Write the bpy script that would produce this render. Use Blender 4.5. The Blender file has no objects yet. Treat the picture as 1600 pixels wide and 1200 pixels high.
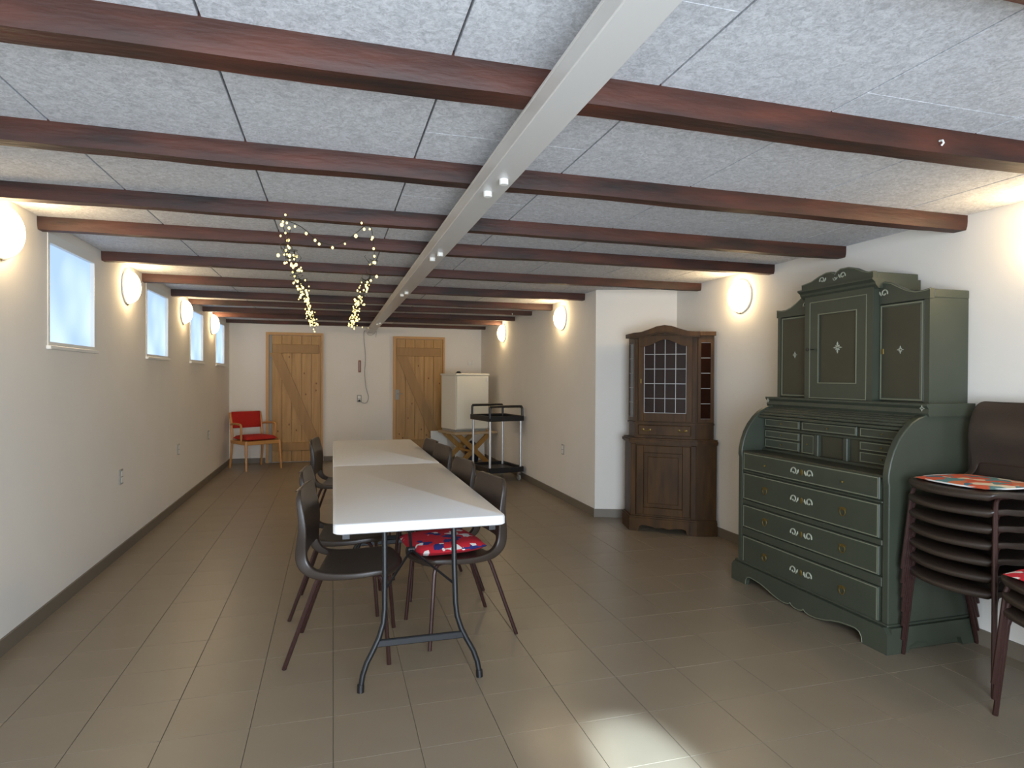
import bpy, math, random
from mathutils import Vector, Matrix, noise
random.seed(7)
S = bpy.context.scene
COL = S.collection
PI = math.pi
# ------------------------------------------------------------------ camera
f, yw, pt, rl = 969.35, .2815, -.0093, .0049
fw = Vector((math.sin(yw)*math.cos(pt), math.cos(yw)*math.cos(pt), math.sin(pt)))
r0 = Vector((math.cos(yw), -math.sin(yw), 0)); u0 = r0.cross(fw)
rt = r0*math.cos(rl)+u0*math.sin(rl); up = -r0*math.sin(rl)+u0*math.cos(rl)
cd = bpy.data.cameras.new('camera'); cam = bpy.data.objects.new('camera', cd); COL.objects.link(cam)
cd.sensor_width = 36; cd.lens = f/1600*36; cd.clip_start = .02
M = Matrix((rt, up, -fw)).transposed().to_4x4(); M.translation = (0, 0, 1.37); cam.matrix_world = M
S.camera = cam
# ------------------------------------------------------------------ world, lights, exposure
w = bpy.data.worlds.new('world'); S.world = w; w.use_nodes = True
w.node_tree.nodes['Background'].inputs[0].default_value = (.62, .78, 1, 1)
w.node_tree.nodes['Background'].inputs[1].default_value = 1.2
S.view_settings.view_transform = 'Standard'; S.view_settings.look = 'None'
S.view_settings.exposure = 0.92; S.view_settings.gamma = 1; S.view_settings.use_curve_mapping = False
try:
    S.cycles.use_denoising = True; S.cycles.sample_clamp_indirect = 4; S.cycles.max_bounces = 8
    S.cycles.diffuse_bounces = 5
except Exception: pass
def area(name, loc, rot, sx, sy, power, col):
    l = bpy.data.lights.new(name, 'AREA'); l.shape = 'RECTANGLE'; l.size = sx; l.size_y = sy
    l.energy = power; l.color = col
    o = bpy.data.objects.new(name, l); o.location = loc; o.rotation_euler = rot; COL.objects.link(o); return o
# daylight falling in through the glazed double door behind the camera
area('daylight_door', (0.35, -1.42, 1.1), (PI/2, 0, 0), 2.2, 1.9, 118, (.76, .87, 1))
def spot(name, loc, to, power, size, blend, col, r):
    l = bpy.data.lights.new(name, 'SPOT'); l.energy = power; l.spot_size = size; l.spot_blend = blend
    l.color = col; l.shadow_soft_size = r
    o = bpy.data.objects.new(name, l); o.location = loc
    o.rotation_euler = (Vector(to)-Vector(loc)).to_track_quat('-Z', 'Y').to_euler(); COL.objects.link(o)
# sun patch reaching the floor through the same door
spot('sunbeam', (.95, -4.2, 3.3), (1.07, 1.86, 0), 8500, math.radians(4.0), .8, (.62, .82, 1), .05)
spot('sunbeam_soft', (.9, -4.2, 3.3), (.86, 2.18, 0), 1300, math.radians(3.6), .9, (1, .95, .85), .08)
LAMP_E = 19.0
# ------------------------------------------------------------------ materials
def lin(c): return tuple(((x/255+.055)/1.055)**2.4 if x > 10 else x/255/12.92 for x in c)
def mat(name, rgb, rough=.6, metal=0, bump=0, bscale=60, var=0, vscale=4, stretch=(1, 1, 1), rgb2=None, spec=.5, emit=None, detail=4):
    m = bpy.data.materials.new(name); m.use_nodes = True
    nt = m.node_tree; b = nt.nodes['Principled BSDF']
    c = lin(rgb)+(1,)
    b.inputs['Base Color'].default_value = c; b.inputs['Roughness'].default_value = rough
    b.inputs['Metallic'].default_value = metal; b.inputs['Specular IOR Level'].default_value = spec
    if bump or var or rgb2:
        tc = nt.nodes.new('ShaderNodeTexCoord'); mp = nt.nodes.new('ShaderNodeMapping')
        mp.inputs['Scale'].default_value = stretch
        nt.links.new(tc.outputs['Object'], mp.inputs[0])
    if var or rgb2:
        n = nt.nodes.new('ShaderNodeTexNoise'); n.inputs['Scale'].default_value = vscale; n.inputs['Detail'].default_value = detail
        nt.links.new(mp.outputs[0], n.inputs['Vector'])
        r = nt.nodes.new('ShaderNodeValToRGB')
        r.color_ramp.elements[0].position = .3; r.color_ramp.elements[1].position = .7
        r.color_ramp.elements[0].color = c
        r.color_ramp.elements[1].color = (lin(rgb2)+(1,)) if rgb2 else tuple(min(1, x*(1+var)) for x in c[:3])+(1,)
        nt.links.new(n.outputs[0], r.inputs[0]); nt.links.new(r.outputs[0], b.inputs['Base Color'])
    if bump:
        n2 = nt.nodes.new('ShaderNodeTexNoise'); n2.inputs['Scale'].default_value = bscale; n2.inputs['Detail'].default_value = 4
        nt.links.new(mp.outputs[0], n2.inputs['Vector'])
        bp = nt.nodes.new('ShaderNodeBump'); bp.inputs['Strength'].default_value = bump; bp.inputs['Distance'].default_value = .004
        nt.links.new(n2.outputs[0], bp.inputs['Height']); nt.links.new(bp.outputs[0], b.inputs['Normal'])
    if emit:
        b.inputs['Emission Color'].default_value = tuple(emit[:3])+(1,); b.inputs['Emission Strength'].default_value = emit[3]
    return m
MT = {}
MT['wall'] = mat('white_plaster', (226, 221, 212), .9, bump=.25, bscale=18, var=.03, vscale=3)
MT['grout'] = mat('grout', (114, 103, 87), .9)
MT['tile'] = mat('taupe_floor_tile', (126, 114, 97), .36, bump=.05, bscale=6, rgb2=(134, 122, 104), vscale=2.2, spec=.45)
MT['base'] = mat('skirting_tile', (112, 102, 88), .5)
MT['void'] = mat('dark_gap', (112, 108, 100), .9)
MT['beam'] = mat('stained_beam_wood', (26, 13, 8), .62, bump=.8, bscale=14, rgb2=(80, 38, 22), vscale=3.0, stretch=(.8, 4, 4), detail=9)
MT['steel'] = mat('white_lacquered_steel', (196, 194, 190), .3, spec=.5)
MT['white'] = mat('white_plastic', (225, 224, 218), .4)
MT['tabletop'] = mat('white_table_plastic', (226, 226, 226), .42, bump=.12, bscale=180)
MT['black'] = mat('black_painted_metal', (20, 21, 23), .4)
MT['shell'] = mat('brown_chair_plastic', (50, 40, 33), .36, bump=.1, bscale=150)
MT['tube'] = mat('brown_lacquered_tube', (58, 36, 32), .3, metal=.3)
MT['pine_brace'] = mat('pine_brace', (148, 108, 50), .5, rgb2=(164, 122, 60), vscale=4, stretch=(6, 6, .5), detail=6)
MT['pine'] = mat('pine_board', (160, 118, 58), .5, rgb2=(186, 144, 80), vscale=4, stretch=(6, 6, .5), detail=6)
MT['pine_knot'] = mat('pine_knot', (112, 66, 30), .6)
MT['pine_light'] = mat('pine_frame', (190, 146, 92), .55, var=.1, stretch=(6, 6, .5))
MT['oak'] = mat('dark_oak', (52, 32, 8), .5, rgb2=(78, 51, 15), spec=.3, vscale=5, stretch=(4, 4, .6), detail=6)
MT['glassdark'] = mat('dark_cabinet_glass', (30, 16, 11), .1, rgb2=(40, 22, 15), vscale=3, spec=.2)
MT['lead'] = mat('lead_came', (176, 176, 176), .4, metal=.2)
MT['brass'] = mat('aged_brass', (128, 108, 58), .4, metal=.7)
MT['green'] = mat('olive_green_paint', (58, 63, 52), .42, rgb2=(63, 68, 56), vscale=6)
MT['green_dark'] = mat('olive_panel_paint', (55, 54, 41), .45, rgb2=(60, 59, 45), vscale=7)
MT['line'] = mat('pale_painted_line', (118, 121, 100), .5)
MT['orn'] = mat('pale_painted_ornament', (158, 160, 142), .5)
MT['red'] = mat('red_wool', (168, 26, 16), .9, bump=.2, bscale=300)
MT['beech'] = mat('lacquered_beech', (186, 134, 76), .4, var=.12, stretch=(5, 5, .7))
MT['enamel'] = mat('fridge_enamel', (222, 219, 206), .35)
MT['grey'] = mat('grey_plastic', (150, 148, 140), .5)
MT['alu'] = mat('aluminium_tube', (205, 205, 205), .3, metal=.6)
MT['blackplastic'] = mat('black_plastic', (18, 16, 17), .45)
MT['bag'] = mat('dark_blue_fabric', (24, 27, 48), .8)
MT['wire'] = mat('dark_wire', (40, 42, 30), .6)
MT['cable'] = mat('grey_cable', (140, 136, 122), .6)
MT['chrome'] = mat('chrome', (200, 200, 200), .2, metal=1)
def emat(name, col, st):
    m = bpy.data.materials.new(name); m.use_nodes = True; nt = m.node_tree
    nt.nodes.remove(nt.nodes['Principled BSDF']); e = nt.nodes.new('ShaderNodeEmission')
    e.inputs[0].default_value = tuple(col)+(1,); e.inputs[1].default_value = st
    nt.links.new(e.outputs[0], nt.nodes['Material Output'].inputs[0]); return m
MT['lamp'] = emat('lit_opal_glass', (1, .73, .40), LAMP_E)
MT['bulb'] = emat('lit_fairy_bulb', (1, .80, .30), 1.6)
def pane_mat():
    m = emat('daylit_frosted_pane', (.5, .7, 1), .74); nt = m.node_tree; e = [n for n in nt.nodes if n.type == 'EMISSION'][0]
    tc = nt.nodes.new('ShaderNodeTexCoord'); n = nt.nodes.new('ShaderNodeTexNoise'); n.inputs['Scale'].default_value = 2.2; n.inputs['Detail'].default_value = 1
    r = nt.nodes.new('ShaderNodeValToRGB'); r.color_ramp.elements[0].position = .35; r.color_ramp.elements[1].position = .7
    r.color_ramp.elements[0].color = (.38, .54, .78, 1); r.color_ramp.elements[1].color = (.62, .80, 1, 1)
    nt.links.new(tc.outputs['Object'], n.inputs['Vector']); nt.links.new(n.outputs[0], r.inputs[0]); nt.links.new(r.outputs[0], e.inputs[0]); return m
MT['pane'] = pane_mat()
def panel_mat():      # wood-wool acoustic panel: light grey with fine fibres
    m = mat('wood_wool_panel', (205, 205, 203), .95); nt = m.node_tree; b = nt.nodes['Principled BSDF']
    tc = nt.nodes.new('ShaderNodeTexCoord'); n = nt.nodes.new('ShaderNodeTexNoise'); n.inputs['Scale'].default_value = 80
    n.inputs['Detail'].default_value = 3; n.inputs['Distortion'].default_value = 2.0
    n2 = nt.nodes.new('ShaderNodeTexNoise'); n2.inputs['Scale'].default_value = 34; n2.inputs['Detail'].default_value = 3; n2.inputs['Distortion'].default_value = 1.5
    mx = nt.nodes.new('ShaderNodeMath'); mx.operation = 'ADD'
    r = nt.nodes.new('ShaderNodeValToRGB'); r.color_ramp.elements[0].position = .36; r.color_ramp.elements[1].position = .62
    r.color_ramp.elements[0].color = lin((168, 170, 174))+(1,); r.color_ramp.elements[1].color = lin((210, 212, 216))+(1,)
    h = nt.nodes.new('ShaderNodeMath'); h.operation = 'MULTIPLY'; h.inputs[1].default_value = .5
    bp = nt.nodes.new('ShaderNodeBump'); bp.inputs['Strength'].default_value = .5; bp.inputs['Distance'].default_value = .003
    for k in (n, n2): nt.links.new(tc.outputs['Object'], k.inputs['Vector'])
    nt.links.new(n.outputs[0], mx.inputs[0]); nt.links.new(n2.outputs[0], mx.inputs[1]); nt.links.new(mx.outputs[0], h.inputs[0])
    nt.links.new(h.outputs[0], r.inputs[0]); nt.links.new(r.outputs[0], b.inputs['Base Color'])
    nt.links.new(h.outputs[0], bp.inputs['Height']); nt.links.new(bp.outputs[0], b.inputs['Normal']); return m
MT['panel'] = panel_mat()
def patch_mat(name, cols, scale, jit=1.0):
    m = mat(name, (200, 30, 40), .85); nt = m.node_tree; b = nt.nodes['Principled BSDF']
    tc = nt.nodes.new('ShaderNodeTexCoord'); v = nt.nodes.new('ShaderNodeTexVoronoi'); v.inputs['Scale'].default_value = scale
    v.distance = 'MANHATTAN'; v.inputs['Randomness'].default_value = jit
    sx = nt.nodes.new('ShaderNodeSeparateColor'); r = nt.nodes.new('ShaderNodeValToRGB'); r.color_ramp.interpolation = 'CONSTANT'
    el = r.color_ramp.elements
    while len(el) < len(cols): el.new(.5)
    for i, (p, c) in enumerate(cols): el[i].position = p; el[i].color = lin(c)+(1,)
    nt.links.new(tc.outputs['Object'], v.inputs['Vector']); nt.links.new(v.outputs['Color'], sx.inputs[0])
    nt.links.new(sx.outputs[0], r.inputs[0]); nt.links.new(r.outputs[0], b.inputs['Base Color']); return m
MT['cush_red'] = patch_mat('red_blue_patterned_fabric', [(0, (190, 24, 42)), (.55, (34, 40, 108)), (.70, (225, 222, 215)), (.82, (190, 24, 42))], 22)
MT['cush_multi'] = patch_mat('orange_teal_patterned_fabric', [(0, (196, 84, 52)), (.3, (84, 128, 132)), (.55, (214, 202, 176)), (.75, (196, 110, 70)), (.88, (60, 100, 120))], 14)
# ------------------------------------------------------------------ mesh builder
class MB:
    def __init__(s): s.v = []; s.f = []
    def add(s, vs, fs):
        o = len(s.v); s.v += [tuple(v) for v in vs]; s.f += [tuple(i+o for i in q) for q in fs]; return s
    def box(s, x0, x1, y0, y1, z0, z1, bev=0):
        if bev <= 0:
            return s.add([(x, y, z) for z in (z0, z1) for y in (y0, y1) for x in (x0, x1)],
                         [(0, 2, 3, 1), (4, 5, 7, 6), (0, 1, 5, 4), (2, 6, 7, 3), (0, 4, 6, 2), (1, 3, 7, 5)])
        b = bev; P = []
        for z, i in ((z0, b), (z0+b, 0), (z1-b, 0), (z1, b)):
            P += [(x0+b+0*i, y0+i, z), (x1-b, y0+i, z), (x1-i, y0+b, z), (x1-i, y1-b, z), (x1-b, y1-i, z), (x0+b, y1-i, z), (x0+i, y1-b, z), (x0+i, y0+b, z)]
        F = [tuple(reversed(range(8))), tuple(range(24, 32))]
        for k in range(3):
            for j in range(8): F.append((k*8+j, k*8+(j+1) % 8, (k+1)*8+(j+1) % 8, (k+1)*8+j))
        return s.add(P, F)
    def prism(s, pts, a0, a1, axis='y'):     # extrude 2D outline; axis y: pts are (x,z); x: (y,z); z: (x,y)
        n = len(pts)
        def P(p, a): return {'y': (p[0], a, p[1]), 'x': (a, p[0], p[1]), 'z': (p[0], p[1], a)}[axis]
        return s.add([P(p, a0) for p in pts]+[P(p, a1) for p in pts],
                     [tuple(range(n)), tuple(reversed(range(n, 2*n)))]+[(i, i+n, (i+1) % n+n, (i+1) % n) for i in range(n)])
    def tube(s, pts, r, n=8, closed=False):
        pts = [Vector(p) for p in pts]; m = len(pts); rings = []
        d = (pts[1]-pts[0]).normalized(); a = Vector((0, 0, 1)) if abs(d.z) < .9 else Vector((1, 0, 0)); u = d.cross(a).normalized()
        for i, p in enumerate(pts):
            if closed: t = (pts[(i+1) % m]-pts[i-1]).normalized()
            else: t = (pts[min(i+1, m-1)]-pts[max(i-1, 0)]).normalized()
            u = (u-t*u.dot(t)).normalized(); v = t.cross(u)
            rr = r[i] if isinstance(r, (list, tuple)) else r
            rings.append([p+(u*math.cos(2*PI*k/n)+v*math.sin(2*PI*k/n))*rr for k in range(n)])
        V = [q for R_ in rings for q in R_]; F = []
        for i in range(m if closed else m-1):
            for k in range(n): F.append((i*n+k, i*n+(k+1) % n, ((i+1) % m)*n+(k+1) % n, ((i+1) % m)*n+k))
        if not closed: F += [tuple(reversed(range(n))), tuple(range((m-1)*n, m*n))]
        return s.add(V, F)
    def lathe(s, prof, n=20, mtx=None):      # profile (r,z) around z
        mtx = mtx or Matrix(); V = []; F = []
        for r, z in prof:
            for k in range(n): V.append(mtx @ Vector((r*math.cos(2*PI*k/n), r*math.sin(2*PI*k/n), z)))
        m = len(prof)
        for i in range(m-1):
            for k in range(n): F.append((i*n+k, i*n+(k+1) % n, (i+1)*n+(k+1) % n, (i+1)*n+k))
        F += [tuple(reversed(range(n))), tuple(range((m-1)*n, m*n))]
        return s.add(V, F)
    def mesh(s, name, m, smooth=False):
        me = bpy.data.meshes.new(name); me.from_pydata(s.v, [], s.f); me.validate()
        import bmesh
        b = bmesh.new(); b.from_mesh(me); bmesh.ops.recalc_face_normals(b, faces=b.faces[:]); b.to_mesh(me); b.free()
        me.materials.append(m)
        if smooth:
            me.polygons.foreach_set('use_smooth', [True]*len(me.polygons))
            try: me.set_sharp_from_angle(angle=math.radians(42))
            except Exception: pass
        return me
def arc(cx, cz, r, a0, a1, n=8): return [(cx+r*math.cos(math.radians(a0+(a1-a0)*i/n)), cz+r*math.sin(math.radians(a0+(a1-a0)*i/n))) for i in range(n+1)]
def obj(name, mb, m, parent=None, smooth=False, loc=None, rot=None, bevel=0):
    me = mb if isinstance(mb, bpy.types.Mesh) else mb.mesh(name, MT[m] if isinstance(m, str) else m, smooth)
    o = bpy.data.objects.new(name, me); COL.objects.link(o)
    if parent: o.parent = parent
    if loc is not None: o.location = loc
    if rot is not None: o.rotation_euler = rot
    if bevel:
        b = o.modifiers.new('bevel', 'BEVEL'); b.width = bevel; b.segments = 2; b.limit_method = 'ANGLE'
        o.data.polygons.foreach_set('use_smooth', [True]*len(o.data.polygons))
        try: o.data.set_sharp_from_angle(angle=math.radians(60))
        except Exception: pass
    return o
def tag(o, label, cat, group=None, kind=None):
    o['label'] = label; o['category'] = cat
    if group: o['group'] = group
    if kind: o['kind'] = kind
    return o
def thing(name, loc, rz, label, cat, group=None, kind=None):
    o = bpy.data.objects.new(name, None); COL.objects.link(o); o.empty_display_size = .1
    o.location = loc; o.rotation_euler = (0, 0, rz); return tag(o, label, cat, group, kind)
def dup(root, name_loc, rz, label, group=None, rot=None):
    r = root.copy(); COL.objects.link(r); r.location = name_loc; r.rotation_euler = rot or (0, 0, rz); r['label'] = label
    if group: r['group'] = group
    for ch in list(root.children):
        c = ch.copy(); COL.objects.link(c); c.parent = r
        for g in list(ch.children):
            d = g.copy(); COL.objects.link(d); d.parent = c
    return r
# ================================================================== SETTING
XL, XR, XF, ZC, YB, YR = -1.56, 3.24, 2.50, 2.247, 10.60, -1.45
YJ0, YJ1 = 5.67, 5.40            # jog of the right wall
# ---- floor with tiles
fl = obj('floor', MB().box(XL-.3, XR+.3, YR-.3, YB+.3, -.06, -.004), 'grout')
tag(fl, 'taupe square-tiled floor running through the whole room', 'floor', kind='structure')
P_ = .3117; g = .0012
tm = MB().box(g, P_-g, g, P_-g, -.008, 0, .0006).mesh('tile', MT['tile'])
tmats = []
rest = MB(); nt_ = 0
i0 = math.floor((XL-.005)/P_)
for i in range(i0, int(XR/P_)+1):
    for j in range(math.floor(YR/P_), int(YB/P_)+1):
        x = .005+i*P_; y = .10+j*P_
        if x > XR or x+P_ < XL: continue
        if y > YJ0 and x > XF: continue
        x0, x1, y0, y1 = max(x+g, XL), min(x+P_-g, XR), max(y+g, YR), min(y+P_-g, YB)
        if y > 1.35 and y < 7.15 and nt_ < 298:
            full = x0 == x+g and x1 == x+P_-g
            o = obj('floor_tile', tm if full else MB().box(x0-x, x1-x, g, P_-g, -.008, 0, .0006), 'tile', fl, loc=(x, y, 0))
            h = random.uniform(-.0005, .0003); o.location.z = h; nt_ += 1
        elif x1 > x0 and y1 > y0: rest.box(x0, x1, y0, y1, -.008, -.0002)
ro = obj('floor_tiles', rest, 'tile', fl); ro['kind'] = 'stuff'
# ---- walls
WIN = [(4.13, 4.86), (6.07, 6.82), (7.80, 8.54), (9.40, 10.12)]; WZ0, WZ1 = 1.545, 2.19
wl = MB(); T = .35
wl.box(XL-T, XL, YR-T, YB+T, 0, WZ0); wl.box(XL-T, XL, YR-T, YB+T, WZ1, 2.6)
ys = [YR-T]+[v for a in WIN for v in a]+[YB+T]
for k in range(0, len(ys), 2): wl.box(XL-T, XL, ys[k], ys[k+1], WZ0, WZ1)
tag(obj('wall_left', wl, 'wall'), 'long white plastered wall with four small windows', 'wall', kind='structure')
tag(obj('wall_back', MB().box(XL, XR+T, YB, YB+T, 0, 2.6), 'wall'), 'white plastered end wall holding two pine doors', 'wall', kind='structure')
wr = MB().prism([(XF, YB), (XF, YJ0), (XR, YJ1), (XR, YR-T), (XR+T, YR-T), (XR+T, YB)], 0, 2.6, 'z')
tag(obj('wall_right', wr, 'wall'), 'white plastered wall that steps inward behind the brown cabinet', 'wall', kind='structure')
wq = MB().box(XL, -.75, YR-.25, YR, 0, 2.6).box(1.5, XR, YR-.25, YR, 0, 2.6).box(-.75, 1.5, YR-.25, YR, 2.08, 2.6)
tag(obj('wall_front', wq, 'wall'), 'white wall behind the camera with a wide doorway', 'wall', kind='structure')
# skirting
bl = MB().box(XL, XL+.012, YR, YB, 0, .08)
tag(obj('baseboard_left', bl, 'base'), 'taupe tiled skirting along the long window wall', 'baseboard', kind='structure')
bb = MB().box(XL+.012, -1.03, YB-.012, YB, 0, .08).box(-.14, .965, YB-.012, YB, 0, .08).box(1.855, XF, YB-.012, YB, 0, .08)
tag(obj('baseboard_back', bb, 'base'), 'taupe tiled skirting along the end wall beside the doors', 'baseboard', kind='structure')
br = MB().box(XF-.012, XF, YJ0, YB-.012, 0, .08).box(XR-.012, XR, YR, YJ1, 0, .08).prism([(XF-.012, YJ0), (XF-.012, YJ0-.01), (XR-.012, YJ1-.012), (XR, YJ1), (XF, YJ0)], 0, .08, 'z')
tag(obj('baseboard_right', br, 'base'), 'taupe tiled skirting along the right wall and its step', 'baseboard', kind='structure')
# ---- ceiling with wood-wool panels between the beams
BY = [.89, 1.67, 2.50, 3.32, 4.00, 4.98, 5.95, 6.93, 7.72, 8.50, 9.18, 10.28]
BZ = [2.168, 2.166, 2.170, 2.174, 2.177, 2.182, 2.178, 2.180, 2.192, 2.188, 2.185, 2.198]
BW = [.09, .10, .085, .08, .08, .08, .08, .08, .08, .08, .09, .08]
ce = obj('ceiling', MB().box(XL-T, XR+T, YR-T, YB+T, ZC+.018, ZC+.2), 'void')
tag(ce, 'pale grey wood-wool panelled ceiling between dark beams', 'ceiling', kind='structure')
CP = .6265; edges = [YR]+BY+[YB]
splits = {(1, 2): 1.525, (4, 1): 1.53, (3, 0): 2.25, (2, 3): 1.29}
for b_ in range(len(edges)-1):
    y0 = edges[b_]+(.03 if b_ else 0); y1 = edges[b_+1]+.02
    if b_ == len(edges)-2: y1 = YB
    for k in range(-3, 5):
        x0, x1 = .3128+k*CP-0.0, .3128+(k+1)*CP
        x0, x1 = max(x0, XL), min(x1, XR)
        if y0 > YJ0-.1: x1 = min(x1, XF)
        if x1-x0 < .03: continue
        segs = [(y0, y1)]
        cut = None
        if b_ == 2 and k >= 2: cut = None
        if b_ == 1 and k >= 2: cut = 1.527
        if b_ == 1 and k == 0: cut = 1.28
        if b_ == 2 and k == 0: cut = 2.22
        if b_ == 3 and k == 0: cut = 3.02
        if b_ == 0: cut = -.2
        if cut: segs = [(y0, cut-.0006), (cut+.0006, y1)]
        for a, c in segs:
            e = .0035
            o = obj('ceiling_panel', MB().box(x0+e, x1-e, a, c, ZC, ZC+.02, .0015), 'panel', ce)
# ---- beams
ordn = ['nearest', 'second', 'third', 'fourth', 'fifth', 'sixth', 'seventh', 'eighth', 'ninth', 'tenth', 'eleventh', 'farthest']
def hewn(x0, x1, y0, wd, z0, z1, seed, skew=0):
    n = 60; V = []; F = []
    c = .008
    for i in range(n+1):
        x = x0+(x1-x0)*i/n
        def nz(a, s): return (noise.noise(Vector((x*a, seed*7.3+s, 0)))-.0)
        yy = y0+skew*(i/n-.5)+.010*nz(1.1, 1); bot = z0+.005*nz(1.6, 2)+.002*nz(9, 5); ww = wd+.010*nz(1.3, 3)
        c1 = c+.004*nz(3, 4)
        ring = [(yy, z1), (yy-.001*nz(7, 6), bot+.045), (yy+.002+.002*nz(9, 7), bot+.02), (yy+c1, bot), (yy+ww*.5, bot+.001*nz(6, 8)), (yy+ww-c1, bot), (yy+ww, bot+.012), (yy+ww, z1)]
        V += [(x, a, b) for a, b in ring]
    m = 8
    for i in range(n):
        for k in range(m): F.append((i*m+k, i*m+(k+1) % m, (i+1)*m+(k+1) % m, (i+1)*m+k))
    F += [tuple(range(m)), tuple(range(n*m, n*m+m))]
    mb = MB(); mb.add(V, F); return mb
for i, y in enumerate(BY):
    xe = XR if y < 5.3 else XF
    o = obj('ceiling_beam', hewn(XL, xe, y, BW[i], BZ[i], ZC+.015, i+1, 0), 'beam', smooth=True)
    tag(o, 'dark reddish-brown hewn ceiling beam, %s counted from the camera' % ordn[i] if i else 'dark brown ceiling beam just showing in the top right corner', 'beam', 'hewn wooden ceiling beams')
# small white hooks on beams
for (x, y, z, lab) in ((2.02, 1.664, 2.2, 'tiny white cup hook on the second beam, right side'), (2.2, 7.62, 2.198, 'tiny white cup hook under a far beam near the right wall')):
    mb = MB().tube([(x, y, z), (x, y-.012, z-.002), (x, y-.016, z-.012), (x, y-.008, z-.018)], .0035, 6)
    tag(obj('cup_hook', mb, 'white', smooth=True), lab, 'hook')
# ---- white steel beam
sb = thing('steel_beam', (.595, 0, 2.10), 0, 'white lacquered steel beam running lengthwise under the wooden ceiling beams', 'beam')
mb = MB().box(-.055, .055, YR, YB-.02, 0, .012, .003)
obj('bottom_flange', mb, 'steel', sb); obj('web', MB().box(-.052, .052, YR+.01, YB-.03, .012, .056), 'steel', sb)
obj('top_flange', MB().box(-.055, .055, YR, YB-.02, .056, .066, .002), 'steel', sb)
bm_ = MB().lathe([(.015, -.020), (.017, -.018), (.017, .001)], 12).mesh('bolt_cap', MT['white'])
for y in (2.206, 3.608, 5.33, 8.43):
    for dx, dy in ((.008, 0), (-.012, .165)): obj('bolt_cap', bm_, 'white', sb, loc=(dx, y+dy, 0))
# ---- windows
wlab = ['nearest', 'second nearest', 'third', 'farthest']
for i, (a, c) in enumerate(WIN):
    wn = thing('window_%d' % (i+1), (XL, (a+c)/2, WZ0), 0, '%s small frosted window high in the left wall' % wlab[i], 'window', kind='structure')
    hw = (c-a)/2; H = WZ1-WZ0
    fr = MB().box(-.06, .004, -hw, -hw+.022, 0, H).box(-.06, .004, hw-.016, hw, 0, H).box(-.06, .004, -hw+.022, hw-.016, H-.055, H).box(-.06, .004, -hw+.022, hw-.016, 0, .022)
    obj('window_frame', fr, 'white', wn)
    obj('pane', MB().box(-.03, -.022, -hw+.02, hw-.014, .02, H-.05), 'pane', wn)
    obj('window_sill', MB().box(-.02, .022, -hw-.015, hw+.015, -.022, 0, .003), 'white', wn)
# ---- doors
def plank_door(n, x0, x1, ztop, label, latch):
    d = thing('door_%d' % n, (x0, YB, 0), 0, label, 'door', kind='structure')
    W = x1-x0; fwd = -.05
    obj('door_frame', MB().box(0, .045, -.055, 0, 0, ztop).box(W-.03, W, -.055, 0, 0, ztop).box(.045, W-.03, -.055, 0, ztop-.04, ztop), 'pine_light', d)
    xa = .045+(.045 if n == 1 else .0)
    if n == 1: obj('hinge_strip', MB().box(.045, .088, -.02, -.004, 0, ztop-.04), 'grey', d)
    np_ = 5; xb = W-.032; pw = (xb-xa)/np_
    for k in range(np_):
        p = obj('plank', MB().box(xa+k*pw+.0018, xa+(k+1)*pw-.0018, -.036, -.010, .012, ztop-.045, .003), 'pine', d)
        kn = MB()
        for q in range(3):
            kz = random.uniform(.25, ztop-.2); kx = xa+(k+random.uniform(.25, .75))*pw
            kn.lathe([(.012, 0), (.010, .0015)], 8, Matrix.Translation((kx, -.0355, kz)) @ Matrix.Rotation(PI/2, 4, 'X') @ Matrix.Scale(1.5, 4, (0, 1, 0)))
        obj('knot', kn, 'pine_knot', p)
    bt, bz = .145, ztop-.33
    obj('rail', MB().box(xa+.01, xb-.035, -.062, -.036, bz, bz+.14, .004), 'pine_brace', d)
    obj('rail', MB().box(xa+.01, xb-.02, -.062, -.036, .19, .32, .004), 'pine_brace', d)
    # diagonal brace from upper left to lower right
    a0 = (.06, bz); a1 = (W-.215, .32)
    obj('brace', MB().prism([(a0[0], a0[1]), (a0[0]+.17, a0[1]), (a1[0]+.17, a1[1]), (a1[0], a1[1])], -.062, -.036, 'y'), 'pine_brace', d)
    if latch:
        l = obj('latch_plate', MB().box(.03, .10, -.066, -.06, 1.0, 1.17, .002), 'grey', d)
        obj('door_handle', MB().tube([(.075, -.066, 1.1), (.075, -.11, 1.1), (.16, -.115, 1.1)], .008, 8), 'grey', d, smooth=True)
plank_door(1, -1.02, -.148, 2.085, 'pine ledge-and-brace plank door behind the red armchair', False)
plank_door(2, .975, 1.848, 2.065, 'pine ledge-and-brace plank door beside the white fridge', True)
# glazed double door behind the camera
d3 = thing('door_3', (.375, YR, 0), 0, 'open white framed double doorway behind the camera', 'door', kind='structure')
fr = MB()
for x in (-1.125, 1.075): fr.box(x, x+.05, -.2, -.1, 0, 2.08)
fr.box(-1.075, 1.075, -.2, -.1, 2.03, 2.08); obj('door_frame', fr, 'white', d3)
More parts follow.
